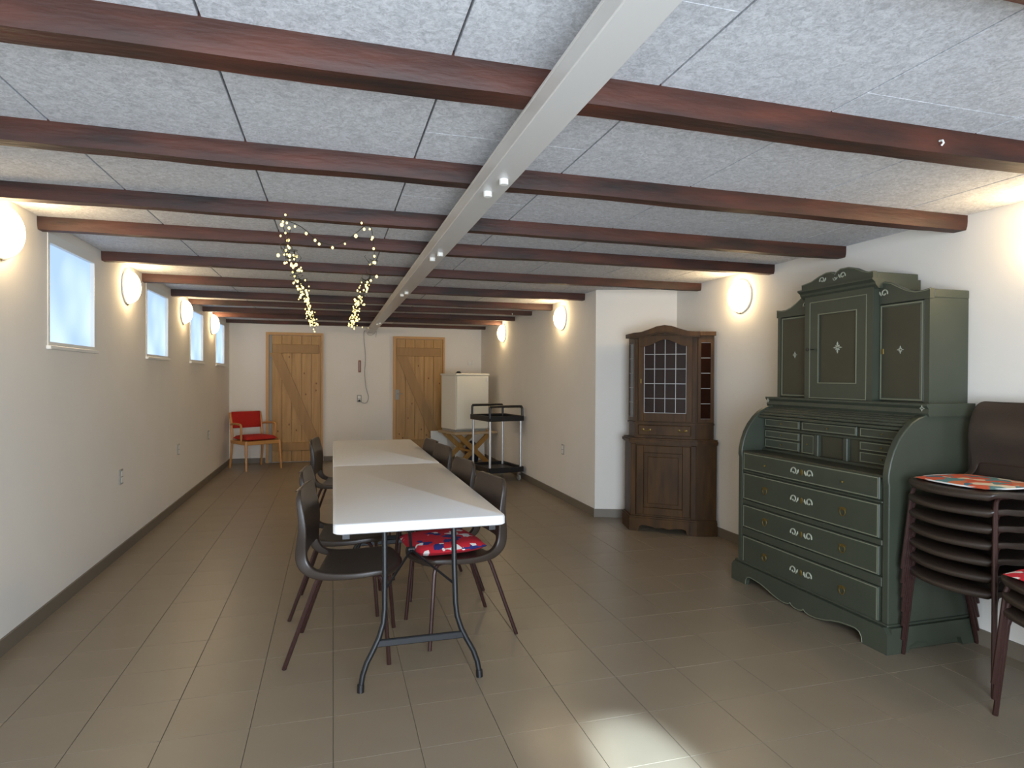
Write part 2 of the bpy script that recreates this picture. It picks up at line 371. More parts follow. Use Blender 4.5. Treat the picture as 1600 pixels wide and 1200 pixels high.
# ================================================================== THINGS
# ---- folding tables
def make_table(y0, label):
    W, L, H = .765, 1.822, .742
    t = thing('folding_table', (.385, y0+L/2, 0), 0, label, 'table', 'white folding tables end to end')
    hw, hl, r = W/2, L/2, .035
    out = []
    for cx, cy, a in ((hw-r, hl-r, 0), (-hw+r, hl-r, 90), (-hw+r, -hl+r, 180), (hw-r, -hl+r, 270)): out += arc(cx, cy, r, a, a+90, 6)
    top = MB()
    n = len(out); rings = [(.985, H-.045), (1.0, H-.040), (1.0, H-.012), (.994, H-.003), (.985, H)]
    V = []
    for s_, z in rings:
        for x, y in out:
            k = (1-s_)*.4
            V.append((x-math.copysign(k, x), y-math.copysign(k, y), z))
    F = [tuple(reversed(range(n))), tuple(range(4*n, 5*n))]+[(i*n+j, i*n+(j+1) % n, (i+1)*n+(j+1) % n, (i+1)*n+j) for i in range(4) for j in range(n)]
    top.add(V, F)
    obj('tabletop', top, 'tabletop', t, smooth=True)
    rim = MB().box(-hw+.04, -hw+.07, -hl+.05, hl-.05, H-.075, H-.043).box(hw-.07, hw-.04, -hl+.05, hl-.05, H-.075, H-.043)
    obj('side_rail', rim, 'black', t)
    for s in (-1, 1):
        yt, yf = s*(hl-.115), s*(hl-.03)
        def P(x, z): return (x, yf+(yt-yf)*z/.70, z)
        for sx in (-1, 1):
            pts = [P(sx*.158, .70), P(sx*.158, .50), P(sx*.160, .34), P(sx*.166, .28), P(sx*.185, .22), P(sx*.21, .17), P(sx*.238, .12), P(sx*.256, .07), P(sx*.263, .03), P(sx*.265, .002)]
            lg = obj('leg', MB().tube(pts, .0125, 10), 'black', t, smooth=True)
            obj('foot_cap', MB().tube([P(sx*.264, .032), P(sx*.2655, 0.0)], .0155, 10), 'blackplastic', lg, smooth=True)
        c = MB(); z = .195; p0 = P(-.198, z); p1 = P(.198, z)
        c.box(p0[0], p1[0], p0[1]-.008, p0[1]+.008, z-.016, z+.016, .004)
        obj('crossbar', c, 'black', t)
        obj('top_bar', MB().tube([(-hw+.06, yt, .70), (hw-.06, yt, .70)], .011, 8), 'black', t, smooth=True)
        piv = (0, s*(hl-.42), .50)
        b = MB().tube([P(-.158, .42), piv], .006, 8).tube([P(.158, .42), piv], .006, 8).tube([piv, (0, s*(hl-.62), .69)], .008, 8)
        obj('folding_brace', b, 'black', t, smooth=True)
        obj('brace_hub', MB().box(-.02, .02, piv[1]-.012, piv[1]+.012, .488, .512, .004), 'black', t)
    return t
make_table(2.732, 'white plastic folding table nearest the camera with black curved legs')
make_table(4.560, 'white plastic folding table at the far end of the row')
# ---- plastic shell chairs
def shell_mesh():
    prof = [(.43, .414, .19), (.430, .434, .205), (.400, .447, .218), (.34, .448, .226), (.24, .440, .230), (.15, .436, .226), (.085, .438, .216), (.035, .446, .206), (.005, .463, .192), (-.015, .490, .186), (-.024, .520, .186), (-.026, .56, .192), (-.022, .61, .200), (-.022, .66, .204), (-.030, .715, .203), (-.042, .765, .198), (-.050, .80, .188), (-.054, .820, .170), (-.056, .830, .140)]
    FL = [.02, .024, .026, .028, .03, .032, .036, .042, .050, .058, .058, .052, .046, .040, .034, .030, .026, .022, .018]
    m = len(prof); us = [-1, -1, -.97, -.8, -.55, -.28, 0, .28, .55, .8, .97, 1, 1]; n = len(us)
    V = []
    for j, (y, z, hw) in enumerate(prof):
        a, b = prof[max(j-1, 0)], prof[min(j+1, m-1)]
        t = Vector((0, b[0]-a[0], b[1]-a[1])).normalized(); N = Vector((0, -t.z, t.y))   # N: up on the seat, forward on the back
        N = -N if N.z < 0 and j < 6 else N
        N = Vector((0, t.z, -t.y))
        if j < 8 and N.z < 0: N = -N
        if j >= 8 and N.y < 0: N = -N
        for i, u in enumerate(us):
            off = 0
            if i in (0, n-1): off = -FL[j]
            elif abs(u) == 1: off = -.004
            dish = .012*(u*u) if j > 9 else .006*u*u
            front = -[.062, .062, .055, .035][j]*u*u if j < 4 else 0
            V.append((u*hw, y+N.y*(off+dish)+front, z+N.z*(off+dish)))
    F = []
    for j in range(m-1):
        for i in range(n-1):
            if j in (7, 8, 9) and 3 <= i <= 8: continue     # slot at the foot of the back
            F.append((j*n+i, j*n+i+1, (j+1)*n+i+1, (j+1)*n+i))
    # lip under the front and behind the top
    lip = len(V)
    for i, u in enumerate(us): V.append((u*.18, .418-.06*u*u, .408))
    for i in range(n-1): F.append((i, i+1, lip+i+1, lip+i))
    lip2 = len(V)
    for i, u in enumerate(us): V.append((u*.138, -.078, .822))
    q = (m-1)*n
    for i in range(n-1): F.append((q+i, q+i+1, lip2+i+1, lip2+i))
    return MB().add(V, F)
shell_me = shell_mesh().mesh('shell', MT['shell'], True)
def make_chair(name, loc, rz, label, group):
    c = thing(name, loc, rz, label, 'chair', group)
    s = obj('seat_shell', shell_me, 'shell', c)
    so = s.modifiers.new('thick', 'SOLIDIFY'); so.thickness = .005; so.offset = -1
    ss = s.modifiers.new('sub', 'SUBSURF'); ss.levels = 1; ss.render_levels = 2
    for sx in (-1, 1):
        rear = [(sx*.215, -.11, .0), (sx*.190, .028, .385), (sx*.188, .040, .410), (sx*.186, .055, .420), (sx*.185, .075, .424), (sx*.185, .19, .424)]
        frnt = [(sx*.222, .375, .0), (sx*.200, .345, .375), (sx*.196, .338, .400), (sx*.190, .322, .418), (sx*.187, .30, .424), (sx*.185, .19, .424)]
        for p in (rear, frnt): obj('leg', MB().tube(p, .0105, 8), 'tube', c, smooth=True)
    obj('seat_crossbar', MB().tube([(-.185, .10, .424), (.185, .10, .424)], .008, 8).tube([(-.185, .29, .424), (.185, .29, .424)], .008, 8), 'tube', c, smooth=True)
    return c
G1 = 'brown shell chairs at the folding tables'
R = math.radians
ch = make_chair('shell_chair', (-.078, 3.27, 0), R(-98), 'brown plastic shell chair on the left side of the table, nearest the camera', G1)
left = [(-.10, 3.88, 'brown plastic shell chair on the left side of the table, second from the camera', -6), (-.10, 5.78, 'brown plastic shell chair on the left side of the far table', -9)]
for x, y, lab, a in left: dup(ch, (x, y, 0), R(-90+a), lab, G1)
right = [(.807, 3.37, 'brown plastic shell chair with patterned red seat cushion at the right front of the table', 9), (.80, 4.08, 'brown plastic shell chair on the right side of the table, second from the camera', 8),
         (.815, 4.98, 'brown plastic shell chair on the right of the far table, behind the second one', 9), (.79, 5.45, 'brown plastic shell chair on the right side, farthest from the camera', 8)]
for x, y, lab, a in right: dup(ch, (x, y, 0), R(90+a), lab, G1)
# seat cushions
def cushion(loc, rz, m, label, th=.045, w=.19, l=.36, name='seat_cushion', grp=None):
    mb = MB(); n = 14; V = []; F = []
    def pt(u, v, top):
        k = (1-abs(u)**4)*(1-abs(v)**4)
        x = u*w*(1-.10*v*v); y = v*l/2*(1-.06*u*u)
        return (x, y, th*.5+(th*.5 if top else -th*.5)*(k**.4))
    for t_ in (0, 1):
        for j in range(n+1):
            for i in range(n+1): V.append(pt(-1+2*i/n, -1+2*j/n, t_))
    q = (n+1)*(n+1)
    for t_ in (0, 1):
        for j in range(n):
            for i in range(n):
                a = t_*q+j*(n+1)+i; F.append((a, a+1, a+n+2, a+n+1))
    mb.add(V, F)
    o = thing(name, loc, rz, label, 'cushion', grp)
    obj('cover', mb, m, o, smooth=True)
    pp = []
    for k in range(40):
        a = 2*PI*k/40; u = math.copysign(abs(math.cos(a))**.55, math.cos(a)); v = math.copysign(abs(math.sin(a))**.55, math.sin(a)); x, y, z = pt(u, v, 1)
        pp.append((x, y, th*.5))
    obj('piping', MB().tube(pp, .0035, 6, closed=True), 'white' if m == 'cush_multi' else m, o, smooth=True)
    return o
cushion((.807-.235, 3.335, .452), R(99), 'cush_red', 'thick red and blue patterned cushion on the right front chair', .062, .205, .40)
cushion((.80-.235, 4.05, .452), R(98), 'cush_red', 'red patterned cushion on the second chair on the right side', .06, .20, .40)
# ---- stacks of chairs by the right wall
G2 = 'brown shell chairs stacked beside the green desk'
words = ['bottom', 'second from the bottom', 'third from the bottom', 'middle', 'third from the top', 'second from the top', 'topmost']
for k in range(7):
    dup(ch, (3.122-.006*k, 2.205-.004*k, .073*k), R(90), 'brown plastic shell chair, %s of the tall stack beside the green desk' % words[k], G2)
cushion((2.90, 2.185, .888), R(90), 'cush_multi', 'thin orange and teal patterned cushion on top of the tall chair stack', .018, .195, .37)
G3 = 'brown shell chairs in the low stack at the right edge'
w3 = ['bottom', 'middle', 'topmost']
for k in range(3):
    dup(ch, (2.985-.006*k, 1.655, .066*k), R(90), 'brown plastic shell chair, %s of the low stack cut off by the right edge' % w3[k], G3)
cushion((2.755, 1.655, .585), R(90), 'cush_red', 'red and blue patterned cushion on the low chair stack at the right edge', .022, .195, .38)
# ---- wall lamps
dome = []
for k in range(9):
    a = PI/2*k/8; dome.append((.126*math.cos(a)+.001, .080*math.sin(a)))
lamp_me = MB().lathe([(.126, -.006)]+dome, 28).mesh('glass_shade', MT['lamp'], True)
ring_me = MB().lathe([(.132, 0), (.137, .004), (.137, .012), (.129, .016), (.129, .004)], 28).mesh('base_ring', MT['white'], True)
tip_me = MB().lathe([(.004, 0), (.006, .006), (.003, .014), (.001, .02)], 10).mesh('clip', MT['brass'], True)
def lamp(x, y, z, side, label):
    o = thing('wall_lamp', (x, y, z), 0, label, 'lamp', 'lit round opal wall lamps')
    o.rotation_euler = (0, R(90 if side > 0 else -90), 0)
    obj('base_ring', ring_me, 'white', o); obj('glass_shade', lamp_me, 'lamp', o, loc=(0, 0, .014))
    obj('clip', tip_me, 'brass', o, loc=(.128 if side > 0 else -.128, 0, .008), rot=(0, R(90 if side > 0 else -90), 0))
for y, l in ((3.60, 'lit round wall lamp on the left wall, cut off by the left edge'), (5.55, 'lit round wall lamp between the first and second window'),
             (7.46, 'lit round wall lamp between the second and third window'), (9.12, 'lit round wall lamp between the third and farthest window')):
    lamp(XL, y, 2.075, 1, l)
for x, y, l in ((XR, 2.06, 'lit round wall lamp above the chair stack, cut off by the right edge'), (XR, 4.40, 'lit round wall lamp between the brown cabinet and the green desk'),
                (XF, 6.60, 'lit round wall lamp on the right wall left of the brown cabinet'), (XF, 9.11, 'lit round wall lamp on the right wall above the fridge corner')):
    lamp(x, y, 2.055, -1, l)
# ---- sockets
def socket(name, loc, rz, lab, plug=False):
    o = thing(name, loc, rz, lab, 'socket')
    obj('cover_plate', MB().box(-.036, .036, -.010, 0, -.058, .058, .003), 'grey', o)
    obj('insert', MB().box(-.024, .024, -.014, -.010, -.045, -.002, .002).box(-.024, .024, -.014, -.010, .004, .045, .002), 'white', o)
    if plug: obj('plug', MB().lathe([(.018, 0), (.02, .012), (.012, .034), (.006, .04)], 12, Matrix.Translation((0, -.012, -.035)) @ Matrix.Rotation(PI/2, 4, 'X')), 'blackplastic', o, smooth=True)
socket('wall_socket', (XL, 5.39, .60), R(90), 'grey double socket on the left wall, nearest the camera')
socket('wall_socket', (XL, 7.23, .605), R(90), 'grey double socket on the left wall, middle one')
socket('wall_socket', (XL, 8.87, .61), R(90), 'grey double socket on the left wall, nearest the red armchair')
socket('wall_socket', (XF, 6.55, .57), R(-90), 'grey double socket low on the right wall left of the cabinet')
socket('wall_socket', (.425, YB, 1.02), 0, 'grey socket with black plug on the end wall between the doors', True)
# thermometer
th = thing('wall_thermometer', (.43, YB, 1.555), 0, 'small wooden thermometer on the end wall between the doors', 'thermometer')
obj('board', MB().box(-.022, .022, -.012, 0, -.10, .10, .004), mat('reddish_wood', (140, 86, 62), .5), th)
obj('glass_tube', MB().tube([(0, -.014, -.075), (0, -.014, .08)], .003, 6), 'white', th, smooth=True)
# cable from beam to plug
pts = [(.52, YB-.06, 2.14), (.50, YB-.02, 2.13), (.50, YB-.01, 2.0), (.525, YB-.01, 1.7), (.51, YB-.01, 1.45), (.535, YB-.01, 1.2), (.575, YB-.01, 1.05), (.545, YB-.012, .955), (.49, YB-.015, .945), (.43, YB-.045, .98)]
def smoothpath(p, n=5):
    p = [Vector(a) for a in p]; out = []
    for i in range(len(p)-1):
        a, b, c, d = p[max(i-1, 0)], p[i], p[i+1], p[min(i+2, len(p)-1)]
        for k in range(n):
            t = k/n; out.append(.5*((2*b)+(-a+c)*t+(2*a-5*b+4*c-d)*t*t+(-a+3*b-3*c+d)*t**3))
    return out+[p[-1]]
tag(obj('power_cable', MB().tube(smoothpath(pts), .0045, 6), 'cable', smooth=True), 'thin grey cable hanging from the white beam end to the socket', 'cable')
mb = MB().tube(smoothpath([(.545, YB-.03, 2.13), (.56, YB-.05, 2.085), (.61, YB-.05, 2.07), (.66, YB-.04, 2.10), (.70, YB-.02, 2.14), (.69, YB-.012, 2.04)]), .003, 6)
tag(obj('wire_loop', mb, 'cable', smooth=True), 'thin wire looped under the far end of the white beam', 'wire')
# double hook on the end wall above the fridge
hk = thing('wall_hook', (2.30, YB, 1.63), 0, 'small white double hook on the end wall above the fridge', 'hook')
obj('plate', MB().box(-.03, .03, -.006, 0, -.03, .01, .002), 'white', hk)
obj('prong', MB().tube([(-.035, -.006, -.02), (-.035, -.04, -.02), (-.035, -.05, .05)], .006, 6), 'white', hk, smooth=True)
obj('prong', MB().tube([(.035, -.006, -.02), (.035, -.04, -.02), (.035, -.05, .05)], .006, 6), 'white', hk, smooth=True)
# ---- fairy lights
sl = thing('fairy_lights', (0, 0, 2.1), 0, 'warm glowing fairy-light string draped in two long bundles under the beams', 'string lights')
rnd = random.Random(3)
wires = MB(); bulbs = []
def bundle(x, ya, yb, n, dens):
    for s in range(3):
        p = []; y = ya
        m = int((yb-ya)/.07)
        for k in range(m+1):
            t = k/m; y = ya+(yb-ya)*t
            amp = .045
            near = min(abs(y-b-.04) for b in BY)
            z = 2.155-2.1-min(.07, near*.28)-.004*(y-3.5)
            p.append((x(y)+rnd.uniform(-amp, amp), y, z+rnd.uniform(-.05, .012)))
        wires.tube(p, .0016, 4)
        for k in range(n):
            i = rnd.randrange(len(p)-1) if dens is None else int((rnd.random()**dens)*(len(p)-1)); a = Vector(p[i]).lerp(Vector(p[i+1]), rnd.random())
            bulbs.append(a+Vector((rnd.uniform(-.02, .02), rnd.uniform(-.03, .03), rnd.uniform(-.05, .01))))
bundle(lambda y: -.235, 3.45, 8.8, 48, .95)
bundle(lambda y: .235, 3.95, 8.7, 42, .75)
link = smoothpath([(-.235, 3.85, .02), (-.25, 3.42, .055), (-.24, 3.30, .06), (-.21, 3.28, .045), (-.15, 3.33, .03), (-.07, 3.45, -.01), (.02, 3.50, -.012), (.10, 3.40, .02), (.155, 3.30, .05), (.19, 3.30, .045), (.21, 3.45, .0), (.235, 3.75, .0), (.245, 4.0, 0)], 4)
wires.tube(link, .002, 5)
for i in range(2, len(link), 3): bulbs.append(link[i]+Vector((0, 0, -.014)))
for q in ((-.26, 3.42, .0), (-.235, 3.40, .012), (-.215, 3.36, .03), (-.225, 3.25, .068), (-.09, 3.42, -.012), (.14, 3.25, .055), (.20, 3.42, .012)): bulbs.append(Vector(q))
lk2 = smoothpath([(.22, 8.6, -.03), (.32, 8.75, -.02), (.42, 8.9, -.035), (.53, 9.1, -.02)], 4); wires.tube(lk2, .002, 5)
for i in range(1, len(lk2), 3): bulbs.append(lk2[i])
obj('wire', wires, 'wire', sl)
bme = {}
for i, r in enumerate((.0048, .0065, .0085)):
    pr = [(r*math.sin(PI*k/6)+.0001, -r*math.cos(PI*k/6)*1.25) for k in range(7)]
    bme[i] = MB().lathe(pr, 8).mesh('bulb', MT['bulb'], True)
for b in bulbs[:300]: obj('bulb', bme[rnd.choice((0, 0, 1, 1, 2))], 'bulb', sl, loc=b)
# ---- red armchair
ac = thing('armchair', (-1.115, 10.02, 0), R(180+33), 'beech armchair with red upholstered seat and back in the far left corner', 'chair')
def bar(p, r, part, m='beech', par=None): return obj(part, MB().tube(smoothpath(p, 4), r, 8), m, par or ac, smooth=True)
for sx in (-1, 1):
    bar([(sx*.245, -.30, 0), (sx*.24, -.255, .25), (sx*.235, -.25, .45), (sx*.235, -.27, .64), (sx*.235, -.315, .83)], [.017]*5+[.019]*5+[.02]*5+[.018]*2, 'leg')
    bar([(sx*.27, .27, 0), (sx*.262, .25, .25), (sx*.255, .235, .43)], [.016]*4+[.02]*5, 'leg')
    bar([(sx*.245, -.27, .655), (sx*.262, -.12, .672), (sx*.268, .05, .672), (sx*.268, .10, .655), (sx*.265, .105, .60), (sx*.258, .09, .42)], .016, 'armrest')
    obj('side_rail', MB().box(sx*.25-.012, sx*.25+.012, -.25, .25, .375, .425, .005), 'beech', ac)
obj('front_rail', MB().box(-.25, .25, .228, .252, .375, .43, .005), 'beech', ac)
obj('rear_rail', MB().box(-.24, .24, -.262, -.24, .375, .425, .005), 'beech', ac)
def padding(w, l, th):
    mb = MB(); n = 10; V = []; F = []
    for t_ in (0, 1):
        for j in range(n+1):
            for i in range(n+1):
                u, v = -1+2*i/n, -1+2*j/n; k = ((1-abs(u)**6)*(1-abs(v)**6))**.4
                V.append((u*w/2, v*l/2, (th/2)*(k if t_ else -k*.6)+th*.08*(1-u*u)*(1-v*v)))
    q = (n+1)*(n+1)
    for t_ in (0, 1):
        for j in range(n):
            for i in range(n):
                a = t_*q+j*(n+1)+i; F.append((a, a+1, a+n+2, a+n+1))
    return mb.add(V, F)
obj('seat', padding(.49, .50, .085), 'red', ac, smooth=True, loc=(0, 0, .455))
obj('backrest', padding(.45, .25, .06), 'red', ac, smooth=True, loc=(0, -.275, .72), rot=(R(-80-180+360-0), 0, 0))
# ---- fridge on its bench
rz = R(14); c0 = Vector((1.81, 9.28))
ux = Vector((math.cos(rz), math.sin(rz))); uy = Vector((-math.sin(rz), math.cos(rz)))
fb = c0+ux*.275+uy*.29
bn = thing('fridge_bench', (fb.x+.03, fb.y, 0), rz, 'low wooden bench with crossed plank legs carrying the white fridge', 'bench')
obj('bench_top', MB().box(-.36, .38, -.33, .30, .505, .54, .004), mat('worn_board', (168, 146, 116), .6, var=.1), bn)
for s in (-1, 1):
    obj('crossed_leg', MB().prism([(s*-.34, 0), (s*-.23, 0), (s*.34, .505), (s*.23, .505)], -.28+.03*s, -.255+.03*s, 'y'), 'pine_brace', bn)
    obj('crossed_leg', MB().prism([(s*-.34, 0), (s*-.23, 0), (s*.34, .505), (s*.23, .505)], .22+.03*s, .245+.03*s, 'y'), 'pine', bn)
obj('stretcher', MB().box(-.04, .04, -.25, .22, .22, .25), 'pine', bn)
fg = thing('fridge', (fb.x, fb.y, .54), rz, 'white undercounter fridge standing on the wooden bench', 'fridge')
obj('cabinet', MB().box(-.275, .275, -.24, .29, .035, .87, .006), 'enamel', fg)
obj('worktop_lid', MB().box(-.29, .285, -.30, .30, .87, .90, .006), 'enamel', fg)
dr = obj('door', MB().box(-.272, .272, -.295, -.245, .05, .865, .008), 'enamel', fg)
obj('door_handle', MB().box(.22, .262, -.305, -.293, .78, .84, .003), 'white', dr)
obj('plinth', MB().box(-.26, .26, -.22, .28, 0, .035), 'grey', fg)
obj('rear_condenser', MB().box(-.23, .23, .29, .33, .08, .80), 'blackplastic', fg)
kn = MB().lathe([(.05, 0), (.052, .006), (.03, .018), (.03, .03), (.012, .036)], 14)
tag(obj('dark_lid', kn, 'blackplastic', smooth=True, loc=(fb.x-.12, fb.y-.1, 1.44)), 'small black round lid lying on top of the fridge', 'lid')
bg = MB().lathe([(.08, 0), (.13, .03), (.14, .14), (.12, .26), (.07, .34), (.03, .37)], 14)
for i, v in enumerate(bg.v):
    nn = noise.noise(Vector(v)*9)*.04; bg.v[i] = (v[0]*(1+nn*4)*.8, v[1]*(1-nn*3), v[2]*(1+nn))
tag(obj('cloth_bag', bg, 'bag', smooth=True, loc=(fb.x+.12, fb.y+.02, 0.0)), 'dark blue cloth bag standing under the fridge bench', 'bag')
tag(obj('leaning_board', MB().box(-.26, .26, -.009, .009, 0, .46, .003), 'white', loc=(2.20, 10.1, 0.0), rot=(R(-6), 0, R(8))), 'white board leaning behind the bench legs', 'board')
tag(obj('leaning_board', MB().box(-.14, .14, -.009, .009, 0, .49, .003), 'white', loc=(1.71, 10.25, 0), rot=(R(-5), 0, R(4))), 'small white panel standing under the left end of the bench', 'board')
# ---- service cart
rz = R(10); cx = Vector((1.98, 7.88)); ux = Vector((math.cos(rz), math.sin(rz))); uy = Vector((-math.sin(rz), math.cos(rz)))
cc = cx+ux*.225+uy*.28
ct = thing('service_cart', (cc.x, cc.y, 0), rz, 'black two-shelf service cart with silver posts beside the fridge', 'cart')
def tray(z, part):
    w, l = .25, .31
    mb = MB().box(-w, w, -l, l, z, z+.012, .003)
    for a in (-1, 1):
        mb.box(a*w-.012, a*w+.012, -l, l, z-.02, z+.05, .004); mb.box(-w+.012, w-.012, a*l-.012, a*l+.012, z-.02, z+.05, .004)
    return obj(part, mb, 'blackplastic', ct)
t1 = tray(.82, 'top_tray'); t0_ = tray(.14, 'bottom_tray')
for sx in (-1, 1):
    for sy in (-1, 1):
        obj('post', MB().tube([(sx*.225, sy*.285, .15), (sx*.225, sy*.285, .81)], .016, 12), 'alu', ct, smooth=True)
        w_ = obj('caster', MB().lathe([(.02, -.012), (.037, -.01), (.04, 0), (.037, .01), (.02, .012)], 14, Matrix.Translation((sx*.21, sy*.27, .04)) @ Matrix.Rotation(PI/2, 4, 'Y')), 'grey', ct, smooth=True)
        obj('caster_fork', MB().box(sx*.21-.018, sx*.21+.018, sy*.27-.018, sy*.27+.018, .05, .125, .004), 'chrome', w_)
for sy in (-1, 1):
    y = sy*.305
    obj('handle', MB().tube(smoothpath([(-.235, y, .84), (-.235, y, .96), (-.225, y, .985), (-.19, y, .995), (.19, y, .995), (.225, y, .985), (.235, y, .96), (.235, y, .84)], 3), .017, 8), 'blackplastic', ct, smooth=True)
# ================================================================== GREEN CYLINDER DESK (local x right, y into the wall)
dk = thing('secretary_desk', (2.68, 3.055, 0), R(-90), 'olive green painted cylinder secretary with tall hutch, pale lines and open desk compartment', 'desk')
D = .55
side = [(.55, .0), (.55, 1.225), (.245, 1.225), (.235, 1.19), (.19, 1.178), (.142, 1.152), (.10, 1.115), (.062, 1.07), (.03, 1.015), (.008, .955), (-.004, .90), (-.006, .86), (0, .84), (0, .0)]
sp = obj('side_panel', MB().prism(side, .56, .60, 'x'), 'green', dk, bevel=.006)
obj('side_panel', MB().prism(side, -.60, -.56, 'x'), 'green', dk, bevel=.006)
def rect_line(x0, x1, z0, z1, y, t=.005, p=.0015, cut=0):
    mb = MB(); mb.box(x0, x1, y-p, y, z1-t, z1).box(x0, x1, y-p, y, z0, z0+t).box(x0, x0+t, y-p, y, z0+t, z1-t).box(x1-t, x1, y-p, y, z0+t, z1-t); return mb
def curl(cx, cz, y, s=1, flip=1, k=1.0):
    mb = MB(); pts = []
    for i in range(15):
        a = 200-i*26; r = (.026-.0013*i)*k; pts.append((cx+flip*r*math.cos(R(a)), y, cz+s*r*math.sin(R(a))))
    mb.tube(pts, [.0042*k]*15, 5)
    mb.tube([(cx+flip*.022*k, y, cz-.014*k), (cx+flip*.034*k, y, cz), (cx+flip*.036*k, y, cz+.014*k)], [.004*k, .006*k, .002], 5); return mb
obj('carcass', MB().box(-.56, .56, .012, .55, .12, .86).box(-.56, .56, .24, .55, .86, 1.225), 'green', dk)
obj('writing_surface', MB().box(-.56, .56, .0, .36, .872, .886, .003), 'green_dark', dk)
rows = [(.765, .873), (.567, .735), (.378, .520), (.132, .310)]
for k, (z0, z1) in enumerate(rows):
    dw = obj('drawer', MB().box(-.545, .545, -.004, .02, z0-.006, z1+.004, .004), 'green', dk)
    obj('painted_line', rect_line(-.540, .538, z0, z1, -.004), 'line', dw)
    zc = (z0+z1)/2
    for q, fl_ in ((-.062, 1), (.062, -1)): obj('painted_scroll', curl(q, zc, -.006, 1, fl_), 'orn', dw)
    obj('keyhole_plate', MB().lathe([(.010, 0), (.009, .003), (.002, .004)], 10, Matrix.Translation((0, -.004, zc)) @ Matrix.Rotation(PI/2, 4, 'X') @ Matrix.Scale(1.9, 4, (0, 1, 0))), 'brass', dw)
    for x in (-.322, .312):
        if k == 0:
            obj('knob', MB().lathe([(.006, 0), (.007, .008), (.003, .012)], 10, Matrix.Translation((x, -.004, zc-.005)) @ Matrix.Rotation(PI/2, 4, 'X')), 'brass', dw, smooth=True)
        else:
            kb = MB().tube([(x+.019*math.cos(a), -.008, zc+.018*math.sin(a)-.004*(math.sin(a) < -.8)) for a in [2*PI*i/12 for i in range(12)]], .003, 5, closed=True)
            kb.prism([(x-.026, zc+.020), (x-.008, zc+.026), (x+.008, zc+.026), (x+.026, zc+.020), (x+.016, zc+.008), (x-.016, zc+.008)], -.0055, -.004, 'y')
            obj('ring_handle', kb, 'brass', dw)
    if k < 3: obj('drawer_divider', MB().box(-.56, .56, .0, .02, rows[k+1][1]+.008, z0-.010, .003), 'green', dk)
# base with scalloped apron
ap = [(-.625, 0), (-.625, .10), (-.60, .125), (.60, .125), (.625, .10), (.625, 0), (.44, 0), (.43, .015), (.425, .04), (.40, .055), (.34, .058), (.26, .055), (.20, .045), (.14, .022), (.09, .010), (.05, .028), (.03, .020), (0, .010), (-.03, .020), (-.05, .028), (-.09, .010), (-.14, .022), (-.20, .045), (-.26, .070), (-.34, .085), (-.43, .088), (-.465, .08), (-.475, .06), (-.478, 0)]
ap = [(x, z) for x, z in ap]
sym = [(.625, 0), (.625, .10), (.60, .13), (-.60, .13), (-.625, .10), (-.625, 0)]
half = [(-.475, 0), (-.470, .03), (-.455, .05), (-.43, .058), (-.39, .056), (-.33, .05), (-.27, .036), (-.21, .018), (-.15, .006), (-.10, .004), (-.07, .010), (-.055, .022), (-.045, .012), (-.02, .004)]
out = sym+half+[(-x, z) for x, z in reversed(half)]
obj('front_apron', MB().prism(out, -.032, -.004, 'y'), 'green', dk)
ln = [(x, -.033, z+.006) for x, z in half]+[(-x, -.033, z+.006) for x, z in reversed(half)]
obj('painted_line', MB().tube(ln, .0022, 4), 'line', dk)
hs = [(.0, 0), (.0, .13), (.545, .13), (.545, 0), (.47, 0), (.455, .04), (.40, .05), (.34, .03), (.30, .045), (.26, .03), (.20, .05), (.15, .05), (.12, .035), (.11, 0)]
obj('side_apron', MB().prism([(y-.0035, z) for y, z in hs], .60, .6248, 'x'), 'green', dk)
obj('side_apron', MB().prism([(y-.0035, z) for y, z in hs], -.6248, -.60, 'x'), 'green', dk)
obj('base_moulding', MB().box(-.612, .612, -.014, .53, .13, .142, .004), 'green', dk)
# tambour roll (partly closed) and compartment
for k, (y, z) in enumerate([(.222, 1.176), (.196, 1.168), (.171, 1.157), (.150, 1.142), (.133, 1.124)]):
    obj('tambour_slat', MB().box(-.558, .558, y-.011, y+.014, z-.014, z+.002, .003), 'green', dk)
IY = .170
obj('interior_back', MB().box(-.56, .56, IY+.012, IY+.03, .886, 1.118), 'green_dark', dk)
def small(x0, x1, z0, z1, part='small_drawer', y=IY, knob=True):
    o = obj(part, MB().box(x0, x1, y, y+.014, z0, z1, .003), 'green', dk)
    obj('painted_line', rect_line(x0+.006, x1-.006, z0+.005, z1-.005, y, .004), 'line', o)
    if knob: obj('knob', MB().lathe([(.004, 0), (.005, .006), (.002, .009)], 8, Matrix.Translation(((x0+x1)/2, y, (z0+z1)/2)) @ Matrix.Rotation(PI/2, 4, 'X')), 'brass', o)
for xa, xb in ((-.55, -.225), (.245, .55)):
    small(xa, xb, 1.050, 1.105); small(xa, xb, .975, 1.028); small(xa, xb, .908, .970)
small(-.205, .225, 1.050, 1.105)
small(-.205, -.095, .905, 1.028, 'small_door')
obj('niche_panel', MB().box(-.035, .125, IY+.006, IY+.014, .905, 1.03, .003), 'green_dark', dk)
for x in (-.068, .155): obj('pilaster', MB().box(x-.016, x+.016, IY-.012, IY+.014, .900, 1.035, .004), 'green', dk)
obj('compartment_shelf', MB().box(-.56, .56, IY-.004, IY+.014, 1.032, 1.046, .002), 'green', dk)
obj('compartment_plinth', MB().box(-.56, .56, IY-.010, IY+.014, .886, .902, .002), 'green', dk)
